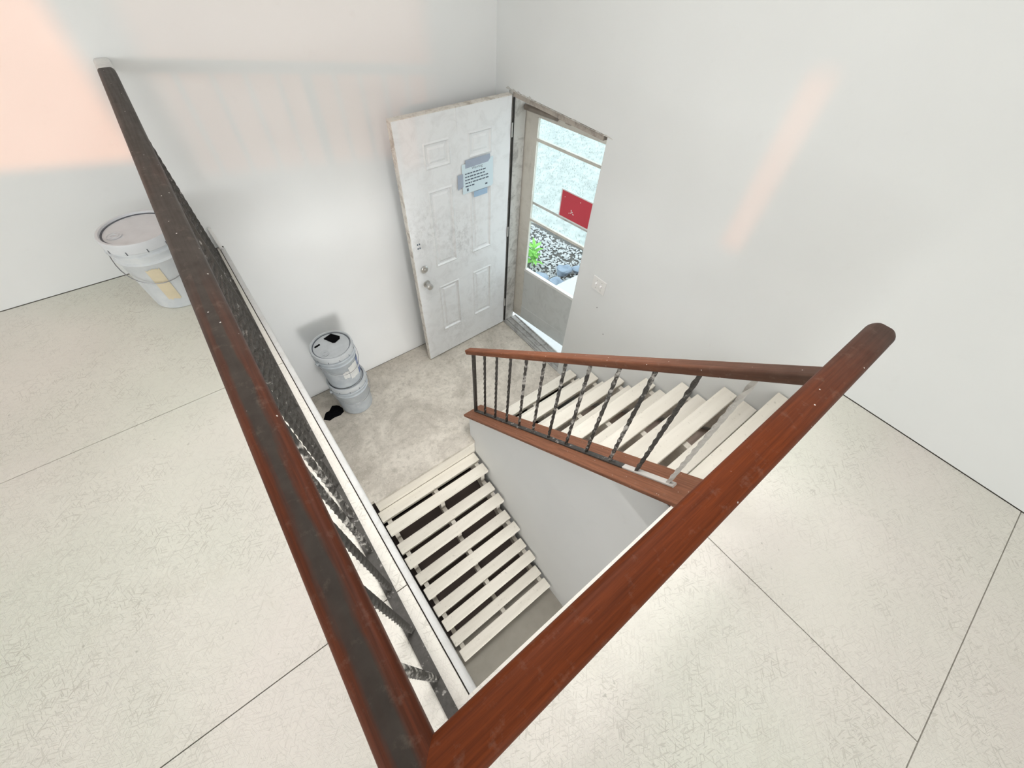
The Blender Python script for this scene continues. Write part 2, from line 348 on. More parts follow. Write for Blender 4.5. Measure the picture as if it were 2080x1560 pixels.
# wall_west with two windows and wall_south with one (behind the viewer)
def wall_x(name, x0, x1, y0, y1, holes, lab):
    m = MB(); ys = [y0]
    for h in holes: m.box((x0, ys[-1], ZL if 0 else -.3), (x1, h[0], ZC)); m.box((x0, h[0], -.3), (x1, h[1], h[2])); m.box((x0, h[0], h[3]), (x1, h[1], ZC)); ys.append(h[1])
    m.box((x0, ys[-1], -.3), (x1, y1, ZC)); return tag(m.build(name, M['wall']), lab, 'wall', kind='structure')
wall_x('wall_west', XW-.15, XW, YB, 0, [(-6.65, -5.10, .95, 2.2), (-5.06, -2.95, 1.05, 2.2)], 'white window wall to the left of the stairwell')
m = MB(); xs_ = XW
for h in [(-6.208, -6.022, 1.06, 1.79), (-4.7, -1.6, .75, 2.15)]:  # narrow first opening is added so the sun throws a streak on wall_east
    m.box((xs_, YB-.15, -.3), (h[0], YB, ZC)); m.box((h[0], YB-.15, -.3), (h[1], YB, h[2])); m.box((h[0], YB-.15, h[3]), (h[1], YB, ZC)); xs_ = h[1]
m.box((xs_, YB-.15, -.3), (0, YB, ZC)); tag(m.build('wall_south', M['wall']), 'white window wall behind the viewer', 'wall', kind='structure')
def window(name, a, b, axis, lab, scr=False):
    f = MB(); t = .05
    if axis == 'x':
        X0, X1 = XW-.09, XW-.03; (y0, z0), (y1, z1) = a, b
        for q in [((y0, z0), (y1, z0+t)), ((y0, z1-t), (y1, z1)), ((y0, z0+t), (y0+t, z1-t)), ((y1-t, z0+t), (y1, z1-t))]: f.box((X0, q[0][0], q[0][1]), (X1, q[1][0], q[1][1]))
        pane = MB().box((XW-.064, y0+t, z0+t), (XW-.060, y1-t, z1-t)); sc = MB().box((XW-.082, y0+t, z0+t), (XW-.081, y1-t, z1-t))
    else:
        Y0, Y1 = YB-.09, YB-.03; (x0, z0), (x1, z1) = a, b
        for q in [((x0, z0), (x1, z0+t)), ((x0, z1-t), (x1, z1)), ((x0, z0+t), (x0+t, z1-t)), ((x1-t, z0+t), (x1, z1-t))]: f.box((q[0][0], Y0, q[0][1]), (q[1][0], Y1, q[1][1]))
        pane = MB().box((x0+t, YB-.064, z0+t), (x1-t, YB-.060, z1-t)); sc = MB().box((x0+t, YB-.082, z0+t), (x1-t, YB-.081, z1-t))
    o = tag(f.build(name, M['white']), lab, 'window', kind='structure'); pane.build('pane', M['glass'], parent=o)
    if scr: sc.build('dimming_screen', M['screen'], parent=o)
window('window_1', (-5.06, 1.05), (-2.95, 2.2), 'x', 'white window nearest the pail on the left wall')
window('window_2', (-6.65, .95), (-5.10, 2.2), 'x', 'white window with an added dimming screen on the left wall', True)
window('window_3', (-4.7, .75), (-1.6, 2.15), 'y', 'wide white window behind the viewer', True)
tag(MB().box((XW-.15, YB-.15, ZC), (.17, .12, ZC+.1)).build('ceiling', M['ceil']), 'white painted ceiling above the stairwell', 'ceiling', kind='structure')
LX, LY = -1.2, -1.75
cl_ = empty('added_ceiling_light', (LX, LY, ZC), 'added square ceiling light that brightens the stairwell', 'ceiling light')  # unseen fixture added around the stairwell fill lamp
m = MB()
for a, b in (((-.54, -.54), (.54, -.505)), ((-.54, .505), (.54, .54)), ((-.54, -.505), (-.505, .505)), ((.505, -.505), (.54, .505))): m.box((LX+a[0], LY+a[1], ZC-.045), (LX+b[0], LY+b[1], ZC-.0005))
m.build('light_frame', M['white'], parent=cl_)
MB().box((LX-.504, LY-.504, ZC-.020), (LX+.504, LY+.504, ZC-.012)).build('diffuser', M['lampface'], parent=cl_)
# stairwell shell below the upper floor
w = MB(); w.box((W_-.10, YF, ZF), (W_-.032, 0, -.052)); tag(w.build('wall_stairwell', M['wall']), 'white stairwell wall below the left guard rail', 'wall', kind='structure')
w = MB(); w.box((XW, YB, -.30), (-.94, YF-.002, -.052)); w.box((-.94, YB, -.30), (0, YS-.002, -.052)); w.box((XW, YF-.001, -.30), (W_-.101, 0, -.052)); tag(w.build('ceiling_lower', M['ceil']), 'lower ceiling and floor edge beside the stairwell', 'ceiling', kind='structure')
w = MB(); w.box((W_-.05, YL+.03, ZF), (0, YL+.1, ZL-.04)); tag(w.build('wall_under_landing', M['stair_shade']), 'wall below the landing edge with shade put into its colour', 'wall', kind='structure')
w = MB(); w.box((XW, YB, ZF), (XW+.1, YF, -.30)); w.box((XW, YB, ZF), (-2.7, YB+.1, -.3)); w.box((-1.1, YB, ZF), (0, YB+.1, -.3)); w.box((-2.7, YB, ZF), (-1.1, YB+.1, -1.85)); w.box((-2.7, YB, -.85), (-1.1, YB+.1, -.3)); w.box((XW, YF, ZF), (W_-.1, YF+.1, -.30)); tag(w.build('wall_lower', M['wall']), 'dim lower room walls beyond the stair foot', 'wall', kind='structure')
# sloped half wall between the two flights, with its varnished cap
SL = R1/.2269; AX = (-1.095, -.925)
def zcap(y): return -1.192+SL*(-y-1.155)           # top of cap board
def zc2(y): return zcap(y)-.028
yend = -2.60
poly = [(YL+.045, ZL+.001), (YL+.045, zc2(YL+.045)), (yend, zc2(yend)), (yend, -.052), (YS-.0, -.052), (YS, -.30), (YB+.1, -.30), (YB+.1, ZF), (YL+.03, ZF), (YL+.03, ZL-.04), (YL, ZL-.04), (YL, ZL+.001)]
wall_m = tag(MB().prism(poly, 'x', XM, -.945).build('wall_middle', M['wall']), 'white sloped half wall between the upper and lower flights', 'wall', kind='structure')
ang = math.atan(SL)
def sloped(name, prof, y0, y1, zf, xc, mat, parent, smooth=True):
    """bar along the stair slope: object x runs up the slope, y across, z out of it"""
    ln = math.hypot(y1-y0, zf(y1)-zf(y0)); me = MB().prism(prof, 'x', 0, ln).mesh(name, mat, smooth=smooth)
    o = bpy.data.objects.new(name, me); COL.objects.link(o)
    d = Vector((0, y1-y0, zf(y1)-zf(y0))).normalized(); yx = Vector((1, 0, 0)); z = d.cross(yx)
    if z.z < 0: yx = -yx; z = d.cross(yx)
    mat4 = Matrix(((d.x, yx.x, z.x, xc), (d.y, yx.y, z.y, y0), (d.z, yx.z, z.z, zf(y0)), (0, 0, 0, 1)))
    if parent: o.parent = parent; mat4.translation -= Vector(parent.location)
    o.matrix_basis = mat4; return o
def rprof(w, h, r, n=4):
    pts = []
    for cx, cz, a0 in ((w/2-r, -r, 0), (-w/2+r, -r, 90), (-w/2+r, -h+r, 180), (w/2-r, -h+r, 270)):
        for k in range(n+1): a = math.radians(a0+90*k/n); pts.append((cx+r*math.cos(a), cz+r*math.sin(a)))
    return pts
cap = sloped('trim_2', rprof(.170, .021, .004), -1.098, -2.625, zcap, -1.01, M['cap'], None)
tag(cap, 'varnished wooden cap board on the sloped half wall', 'trim', kind='structure')

# ------------------------------------------------------------------ stairs
def sawtooth(ys, zs, y_first, sgn, foot, depth=.17):
    """ys nose positions, zs tread tops, going down; sgn = +1 when the flight goes down towards -y"""
    top = []; prev = y_first
    for y, z in zip(ys, zs):
        yr = y+sgn*.028; top += [(prev, z-.038), (yr, z-.038)]; prev = yr
    pts = top+[(prev, foot), (prev+sgn*.16, foot)]
    pts.append((y_first, zs[0]-.038-depth)); return pts
def flight(name, label, ys, zs, y_first, sgn, foot, x0, x1, sx, extra=None):
    e = empty(name, ((x0+x1)/2, ys[-1], foot), label, 'stairs')
    for x in sx: MB().prism(sawtooth(ys, zs, y_first, sgn, foot), 'x', x-.018, x+.018).build('stringer', M['stringer'], parent=e)
    for k, (y, z) in enumerate(zip(ys, zs)):
        for off in (0, .089+.037):
            j = lambda s: random.uniform(-s, s)
            a = y+sgn*off+j(.003); wd = .065 if sgn < 0 and k == 0 and off else .089; MB().bev((x0+.004+abs(j(.006)), a, z-.038), (x1-.002-abs(j(.006)), a+sgn*wd, z+j(.0008)), .004).build('tread_board', M['board'], parent=e)
    return e
ysd = [YL-.237*k for k in range(1, 6)]; zsd = [ZL-.1807*k for k in range(1, 6)]
ls = flight('lower_staircase', 'open staircase of paired cream boards going down from the landing', ysd, zsd, YL-.02, 1, ZF, W_-.022, XM-.012, (W_+.030, -1.535, XM-.055))
MB().prism([(YL-.03, ZL-.46), (YL-.03, ZL-.44), (ysd[-1]+.20, ZF+.024), (ysd[-1]+.18, ZF+.001)], 'x', W_-.020, XM-.014).build('shade_panel', M['stair_shade'], parent=ls)  # dark sheet added so the open stair gaps look shaded
ysu = [-2.5633+.2269*k for k in range(7)]; zsu = [-R1*(k+1) for k in range(7)]
us = flight('upper_staircase', 'short staircase of paired cream boards rising along the white wall', ysu, zsu, YS+.0, -1, ZL, -.938, -.004, (-.055, -.50, -.915))
MB().prism([(YS+.002, -.50), (YS+.002, -.48), (-1.55, ZL+.004), (-1.62, ZL+.004)], 'x', -.93, -.01).build('plywood_backing', M['ply'], parent=us)
MB().box((-.938, YS-.001, -.27), (-.004, YS+.018, -.001)).build('top_riser', M['board'], parent=us)
nl = MB(); nl.tube([(-.075, -2.655, -.188), (-.078, -2.650, -.125)], .0022, 6); nl.lathe([(0, -.124), (.007, -.123), (.007, -.120), (0, -.119)], (-.078, -2.650, 0), 10)
tag(nl.build('nail', M['steel'], smooth=True), 'bent steel nail standing in the top stair tread', 'nail')

# ------------------------------------------------------------------ twisted bar meshes
def twisted(h, side, turns, plain=.03):
    m = MB(); n = int(turns*24)+8; vs = []; fs = []; r = side*.7071
    for k in range(n+1):
        z = h*k/n; u = min(max((z-plain)/(h-2*plain), 0), 1); a = u*turns*2*math.pi+math.pi/4
        for i in range(4): b = a+i*R90; vs.append((r*math.cos(b), r*math.sin(b), z))
    for k in range(n):
        for i in range(4): j = (i+1) % 4; fs.append((k*4+i, k*4+j, k*4+4+j, k*4+4+i))
    fs += [(3, 2, 1, 0), tuple(n*4+i for i in range(4))]
    return m.add(vs, fs)

# ------------------------------------------------------------------ stair railing on the cap board
XB = -1.012
y0b, dyb = -1.155, 1.388/11
sr = empty('stair_railing', (XB, y0b, zcap(y0b)), 'sloped wooden handrail on twisted iron balusters between the two flights', 'railing')
BH = .628
zb = lambda y: zcap(y)+.0005
sloped('bottom_bar', rprof(.026, .010, .002, 2), -1.148, -2.36, lambda y: zcap(y)+.0135, XB, M['barm'], sr)
sloped('bottom_bar', rprof(.026, .010, .002, 2), -2.3603, -2.565, lambda y: zcap(y)+.0135, XB, M['iron3'], sr)
hr = lambda y: -.482+SL*(-y-1.153)
sloped('handrail', rprof(.050, .034, .009), -1.085, -2.648, lambda y: hr(y)+.006, XB, M['rail_s'], sr)
hb = (hr(y0b)-.030)-(zcap(y0b)+.002)
mesh_a = twisted(hb, .0130, 3.0).mesh('baluster', M['iron']); mesh_b = twisted(hb, .0130, 3.0).mesh('baluster', M['iron2']); mesh_c = twisted(hb, .0130, 3.0).mesh('baluster', M['iron3'])
for k in range(1, 12):
    y = y0b-dyb*k; me = mesh_a if k < 4 else mesh_b if k < 11 else mesh_c
    if k in (10,): me = mesh_a
    place('baluster', me, (XB, y, zcap(y)+.002), sr, (0, 0, random.uniform(0, 1.5)))
MB().box((XB-.010, y0b-.010, zcap(y0b)-.004), (XB+.010, y0b+.010, hr(y0b)-.018)).build('end_post', M['iron'], parent=sr)

# ------------------------------------------------------------------ guard railing round the stairwell (two level rails, mitred at the corner)
HZ = .885
gr = empty('guard_railing', (-2.06, -2.66, 0), 'dark worn wooden guard rail with twisted iron balusters round the stairwell corner', 'railing')
def level_rail(name, p0, p1, mat, prof, cut0=0, cut1=0, parent=gr):
    """rail with its top at z = HZ from p0 to p1; cut = mitre tangent at each end"""
    a, b = Vector((*p0, HZ)), Vector((*p1, HZ)); ln = (b-a).length; n = len(prof); m = MB(); segs = 1
    vs = [(cut0*q[0], q[0], q[1]) for q in prof]+[(ln+cut1*q[0], q[0], q[1]) for q in prof]
    m.add(vs, [list(range(n))[::-1], list(range(n, 2*n))]+[(i, (i+1) % n, n+(i+1) % n, n+i) for i in range(n)])
    o = bpy.data.objects.new(name, m.mesh(name, mat, smooth=True)); COL.objects.link(o); o.parent = parent
    o.location = a-Vector(parent.location); o.rotation_euler = (0, 0, math.atan2(b.y-a.y, b.x-a.x)); return o
PR = rprof(.056, .040, .013, 5)
CX, CY = -2.053, -2.660
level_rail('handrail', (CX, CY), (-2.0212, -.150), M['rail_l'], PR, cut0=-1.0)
e_ = level_rail('rail_end', (-2.0212, -.1501), (-2.0195, -.002), M['label'], PR); e_['label'] = 'white plastered rail end against the wall'
# free end of the front rail is rounded off in plan
o = level_rail('handrail', (CX, CY), (-.975, CY), M['rail_r'], PR, cut0=1.0)
m = MB(); n = len(PR); rr = .012; N = 6; vs = []; fs = []
for k in range(N+1):
    a = R90*k/N; sy = (.028-rr+rr*math.cos(a))/.028; x = (-.975-CX)+.020*math.sin(a)
    for q in PR: vs.append((x, q[0]*sy, q[1]))
for k in range(N):
    for i in range(n): j = (i+1) % n; fs.append((k*n+i, k*n+j, (k+1)*n+j, (k+1)*n+i))
fs.append([N*n+i for i in range(n)]); m.add(vs, fs)
q = bpy.data.objects.new('rail_nose', m.mesh('rail_nose', M['rail_r'], smooth=True)); COL.objects.link(q); q.parent = gr; q.location = Vector((CX, CY, HZ))-Vector(gr.location)
bx = lambda y: -2.063+.030*(y+2.6)/2.6           # the bars follow the rail, slightly skew to the floor edge
zt = HZ-.038
bar = MB(); d = .016
bar.add([(bx(YB_)+s*d, YB_, z) for YB_ in (-2.675, -.03) for s in (-1, 1) for z in (.004, .016)], [(0, 2, 3, 1), (4, 5, 7, 6), (0, 1, 5, 4), (2, 6, 7, 3), (1, 3, 7, 5), (0, 4, 6, 2)])
bar.build('bottom_bar', M['barm'], parent=gr)
MB().box((-2.05, CY-.016, .004), (-.985, CY+.016, .016)).build('bottom_bar', M['barm'], parent=gr)
# underside channel the balusters are welded to
bar = MB(); bar.add([(bx(y)+.008+s*.013, y, z) for y in (-2.66, -.06) for s in (-1, 1) for z in (HZ-.048, HZ-.0395)], [(0, 2, 3, 1), (4, 5, 7, 6), (0, 1, 5, 4), (2, 6, 7, 3), (1, 3, 7, 5), (0, 4, 6, 2)])
bar.build('top_channel', M['iron'], parent=gr)
MB().box((-2.05, CY-.013, HZ-.048), (-.985, CY+.013, HZ-.0395)).build('top_channel', M['iron'], parent=gr)
gm = twisted(HZ-.06, .0135, 5.5).mesh('baluster', M['iron']); gm2 = twisted(HZ-.06, .0135, 5.5).mesh('baluster', M['iron2'])
for k in range(18):
    y = -2.526+.1432*k
    if k == 12: MB().box((bx(y)-.013, y-.013, .012), (bx(y)+.015, y+.013, HZ-.04)).build('post', M['iron'], parent=gr); continue
    if y > -.05: continue
    place('baluster', gm2 if k in (0, 3, 4) else gm, (bx(y)+.004, y, .0145), gr, (0, 0, random.uniform(0, 1.5)))
MB().box((CX-.026, CY-.013, .0165), (CX+.000, CY+.013, HZ-.0395)).build('post', M['iron'], parent=gr)
MB().box((-1.025, CY-.011, .0165), (-1.0, CY+.011, HZ-.0395)).build('post', M['iron'], parent=gr)
for k in range(1, 7): place('baluster', gm, (CX+.1432*k, CY, .0145), gr, (0, 0, random.uniform(0, 1.5)))

# ------------------------------------------------------------------ entry door (open at a right angle), hinged on the doorway
HX, HY = -.012, -.198; DA = 1.5417
dr = empty('door_1', (HX, HY, ZL+.012), 'open white six panel entry door covered in scuff marks', 'door', kind='structure')
dr.rotation_euler = (0, 0, 0)
du = Vector((-math.sin(DA), -math.cos(DA), 0)); dn = Vector((-math.cos(DA), math.sin(DA), 0))   # along the slab, and away from the viewer
if dn.y < 0: dn = -dn
DB = Vector((HX, HY, ZL+.012))
def dpt(s, z, t=0): return DB+du*s+dn*t+Vector((0, 0, z))
def dbox(m, s0, s1, z0, z1, t0, t1):
    vs = [dpt(s, z, t) for t in (t0, t1) for z in (z0, z1) for s in (s0, s1)]
    return m.add(vs, [(0, 1, 3, 2), (4, 6, 7, 5), (0, 4, 5, 1), (2, 3, 7, 6), (0, 2, 6, 4), (1, 5, 7, 3)])
DW, DH, DT = .897, 2.03, .044
panels = [(.510, .705, 1.715, 1.880), (.170, .366, 1.715, 1.880), (.512, .718, .975, 1.580), (.168, .368, .975, 1.580), (.512, .712, .285, .785), (.162, .370, .285, .785)]
m = MB()
# stiles and rails: front face cut into a grid round the panels, panel faces sunk 8 mm with a sloping bead
sg = sorted({0, DW, .168, .368, .512, .714}); zg = [0, .285, .785, .975, 1.580, 1.715, 1.880, DH]
cols = [(.168, .368), (.512, .714)]; prow = [(.285, .785), (.975, 1.580), (1.715, 1.880)]
for i in range(len(sg)-1):
    for j in range(len(zg)-1):
        s0, s1, z0, z1 = sg[i], sg[i+1], zg[j], zg[j+1]
        if (s0, s1) in cols and (z0, z1) in prow:
            def ring(g, t): return [dpt(s0+g, z0+g, t), dpt(s1-g, z0+g, t), dpt(s1-g, z1-g, t), dpt(s0+g, z1-g, t)]
            rs = [ring(0, 0), ring(.010, -.005), ring(.020, .007), ring(.034, .007), ring(.048, .001)]
            vs = [v for r in rs for v in r]; fs = []
            for k in range(4):
                for q in range(4): fs.append((k*4+q, k*4+(q+1) % 4, k*4+4+(q+1) % 4, k*4+4+q))
            fs.append((16, 17, 18, 19)); m.add(vs, fs)
        else: m.add([dpt(s0, z0), dpt(s1, z0), dpt(s1, z1), dpt(s0, z1)], [(0, 1, 2, 3)])
bm_front = m.build('slab_face', M['door'], parent=dr)
m = MB(); dbox(m, 0, DW, 0, DH, .0085, DT); m.build('slab_core', M['door'], parent=dr)
m = MB(); dbox(m, DW-.0005, DW+.004, 0, DH, -.0005, DT+.0005); dbox(m, 0, DW+.004, DH-.0005, DH+.005, -.0005, DT+.0005); m.build('slab_edge', M['dooredge'], parent=dr)
m = MB(); dbox(m, .430, .452, 1.885, 2.03, -.0035, .0); m.build('applied_bead', M['door'], parent=dr)
def knob(name, s, z, prof, par=dr):
    m = MB(); n = 20; vs = []; fs = []
    for r, t in prof:
        for i in range(n): a = 2*math.pi*i/n; vs.append(dpt(s+r*math.cos(a), z+r*math.sin(a), -t))
    for k in range(len(prof)-1):
        for i in range(n): j = (i+1) % n; fs.append((k*n+i, k*n+j, (k+1)*n+j, (k+1)*n+i))
    fs.append([(len(prof)-1)*n+i for i in range(n)]); return m.add(vs, fs).build(name, M['chrome'], parent=par, smooth=True)
knob('door_knob', .822, .868, [(.031, 0), (.031, .006), (.014, .010), (.012, .030), (.022, .036), (.027, .048), (.025, .060), (.014, .066)])['label'] = 'satin metal door knob'
knob('deadbolt', .826, 1.008, [(.030, 0), (.030, .010), (.024, .014), (.020, .015), (.008, .016), (.007, .024)])['label'] = 'satin metal deadbolt'
m = MB()
for z in (1.190, 1.222):
    for s in (.828, .844): dbox(m, s, s+.010, z, z+.012, -.001, .001)
m.build('paper_scrap', M['ink'], parent=dr)
for z in (.22, 1.0, 1.78):
    m = MB(); m.lathe([(.006, z), (.006, z+.09)], (HX+.006, HY-.008, ZL+.012), 10); m.build('hinge', M['chrome'], parent=dr, smooth=True)

# notice taped to the door
def dquad(m, pts, t, th=.0006):
    vs = [dpt(s, z, -t) for s, z in pts]+[dpt(s, z, -t-th) for s, z in pts]; n = len(pts)
    return m.add(vs, [list(range(n)), list(range(n, 2*n))[::-1]]+[(i, n+i, n+(i+1) % n, (i+1) % n) for i in range(n)])
nt = empty('paper_notice', tuple(dpt(.297, 1.486, -.007)), 'printed warning notice taped to the white entry door', 'notice')
dquad(MB(), [(.432, 1.486), (.432, 1.690), (.160, 1.690), (.158, 1.500), (.172, 1.486)], .006).build('sheet', M['paper'], parent=nt)
for pts, mt in (([(.403, 1.660), (.401, 1.713), (.189, 1.713), (.186, 1.684), (.205, 1.664)], 'tape'), ([(.474, 1.527), (.470, 1.628), (.424, 1.628), (.426, 1.540)], 'tape'), ([(.336, 1.440), (.335, 1.482), (.212, 1.484), (.212, 1.440)], 'tape2')):
    dquad(MB(), pts, .0068).build('tape', M[mt], parent=nt)
m = MB(); rnd = random.Random(3)
for i, z in enumerate((1.618, 1.596, 1.575, 1.553, 1.531)):
    s = .408; end = (.215, .235, .200, .190, .330)[i]
    while s > end+.012:
        w_ = min(rnd.uniform(.010, .030), s-end); dquad(m, [(s, z), (s, z+.0085), (s-w_, z+.0085), (s-w_, z)], .0067, .0003); s -= w_+.005
for s, z, w_, h in ((.396, 1.500, .014, .020), (.232, 1.508, .020, .012)): dquad(m, [(s, z), (s, z+h), (s-w_, z+h), (s-w_, z)], .0067, .0003)
m.build('printed_lines', M['ink'], parent=nt)['kind'] = 'stuff'
cu = bpy.data.curves.new('heading', 'FONT'); cu.body = 'Warning'; cu.size = .027; cu.align_x = 'CENTER'
to = bpy.data.objects.new('tmp', cu); COL.objects.link(to)
dg = bpy.context.evaluated_depsgraph_get(); me = bpy.data.meshes.new_from_object(to.evaluated_get(dg)); bpy.data.objects.remove(to)
ho = bpy.data.objects.new('heading', me); COL.objects.link(ho); me.materials.append(M['ink']); ho.parent = nt
X_, Z_ = -du, Vector((0, 0, 1)); Y_ = -dn
ho.matrix_basis = Matrix(((X_.x, 0, Y_.x, 0), (X_.y, 0, Y_.y, 0), (X_.z, 1, Y_.z, 0), (0, 0, 0, 1))); ho.location = dpt(.302, 1.643, -.0068)-Vector(nt.location)

# ------------------------------------------------------------------ doorway frame, sill, storm door
fr = tag(MB().box((.004, DY1-.040, ZL+.004), (.125, DY1-.001, DZ-.001)).build('trim_3', M['jamb']), 'grimy jamb and header of the exterior doorway', 'door frame', kind='structure')
MB().box((.004, DY1-.050, ZL+.020), (.016, DY1-.0405, DZ-.04)).build('weatherstrip', M['seal'], parent=fr)
MB().box((.004, DY0+.030, DZ-.035), (.125, DY1-.0405, DZ-.001)).build('header', M['header'], parent=fr)
MB().box((.045, DY0+.001, ZL+.004), (.125, DY0+.029, DZ-.001)).build('jamb', M['jamb'], parent=fr)
# ragged plaster edge over the opening
m = MB(); y = DY1+.035; rnd = random.Random(11)
while y > DY0-.01:
    w_ = rnd.uniform(.03, .09); h = rnd.uniform(.002, .009) if y < -.35 else rnd.uniform(.008, .02); z0 = DZ-.006
    m.prism([(y, z0), (y-w_, z0), (y-w_*.8, z0+h*.6), (y-w_*.35, z0+h)], 'x', -.0015-rnd.uniform(0, .0015), .002); y -= w_
m.build('plaster_edge', M['jamb'], parent=fr)
si = tag(MB().box((-.002, DY0+.002, ZL+.001), (.165, DY1-.041, ZL+.010)).build('trim_4', M['sill']), 'dirty ribbed metal door sill', 'door sill', kind='structure')
for x in (.010, .040, .095, .150): MB().bev((x, DY0+.031, ZL+.010), (x+.014, DY1-.042, ZL+.019), .003).build('sill_rib', M['sill'], parent=si)
TH = math.radians(8); SB = Vector((.130, -.168, 0)); su = Vector((math.sin(TH), -math.cos(TH), 0)); sn = Vector((math.cos(TH), math.sin(TH), 0))
st = empty('door_2', (SB.x, SB.y, -1.452), 'cream aluminium storm door with tall glass standing slightly ajar', 'door', kind='structure')
def spt(s, z, t=0): return SB+su*s+sn*t+Vector((0, 0, z))
def sbox(m, s0, s1, z0, z1, t0=0, t1=.028):
    vs = [spt(s, z, t) for t in (t0, t1) for z in (z0, z1) for s in (s0, s1)]
    return m.add(vs, [(0, 1, 3, 2), (4, 6, 7, 5), (0, 4, 5, 1), (2, 3, 7, 6), (0, 2, 6, 4), (1, 5, 7, 3)])
SWD = .862
sbox(MB(), 0, .125, -1.448, .478).build('stile', M['storm'], parent=st)
sbox(MB(), SWD-.125, SWD, -1.448, .478).build('stile', M['storm'], parent=st)
sbox(MB(), .125, SWD-.125, .405, .478).build('top_rail', M['storm'], parent=st)
k_ = sbox(MB(), .125, SWD-.125, -1.30, -.862, .004, .026).build('kick_panel', M['kick'], parent=st)
sbox(MB(), .125, SWD-.125, -1.448, -1.30).build('bottom_rail', M['kick'], parent=st)
sbox(MB(), .125, SWD-.125, -.862, -.838, -.003, .028).build('glazing_ledge', M['white'], parent=st)
for s0 in (.125, SWD-.139): sbox(MB(), s0, s0+.014, -.838, .405, -.004, .020).build('glazing_bead', M['storm'], parent=st)
for z in (.258, -.350): sbox(MB(), .139, SWD-.139, z, z+.020, -.004, .018).build('glazing_bar', M['storm'], parent=st)
sbox(MB(), .139, SWD-.139, -.214, -.194, .016, .026).build('glazing_bar', M['jamb'], parent=st)
for z0, z1 in ((.278, .405), (-.194, .258), (-.330, -.214), (-.838, -.350)): sbox(MB(), .139, SWD-.139, z0, z1, .009, .012).build('pane', M['glass'], parent=st)
m = MB(); m.tube([spt(.035, .452, -.030), spt(.325, .457, -.030)], .020, 12); m.tube([spt(.325, .457, -.030), spt(.43, .462, -.030)], .006, 8)
cl = m.build('door_closer', M['closer'], parent=st, smooth=True); cl['label'] = 'brown tubular door closer'
sbox(MB(), .395, .440, .445, .478, -.036, .0).build('closer_bracket', M['header'], parent=st)
sg_ = empty('red_sign', tuple(spt(.565, -.188, .004)), 'red and white sign hung in the storm door glass', 'sign')
sbox(MB(), .418, .712, -.192, .022, .003, .005).build('sign_board', M['white'], parent=sg_)
sbox(MB(), .428, .704, -.180, .014, .0022, .0035).build('red_face', M['red'], parent=sg_)
m = MB()
for a, b, c, d_ in ((.525, -.128, .012, .005), (.537, -.120, .010, .009), (.530, -.112, .006, .012), (.548, -.131, .014, .005), (.512, -.135, .008, .005), (.455, -.03, .005, .005), (.60, -.02, .005, .006)): sbox(m, a, a+c, b, b+d_, .0016, .0024)
m.build('scuff_mark', M['white'], parent=sg_)['kind'] = 'stuff'

# ------------------------------------------------------------------ light switch on the east wall
sw = empty('light_switch', (-.003, -1.266, -.40), 'white double light switch plate on the wall beside the doorway', 'light switch')
MB().bev((-.006, -1.327, -.392), (-.0003, -1.205, -.284), .002).build('plate', M['white'], parent=sw)
for y in (-1.289, -1.243): MB().prism([(-.006, -.350), (-.018, -.344), (-.016, -.332), (-.006, -.326)], 'y', y-.006, y+.006).build('toggle', M['white'], parent=sw)
for y in (-1.289, -1.243):
    for z in (-.37, -.306): MB().lathe([(.0035, -.0072), (.0035, -.0058)], (0, y, z), 8, 'x').build('screw', M['chrome'], parent=sw)
for i, (y, z) in enumerate(((-1.30, -.52), (-1.42, -.70))):
    tag(MB().lathe([(.0, -.004), (.0045, -.003), (.0045, -.0002)], (0, y, z), 8, 'x').build('wall_nail', M['steel']), ('small dark nail head in the wall just under the light switch', 'small dark nail head lower on the wall toward the stairs')[i], 'nail')

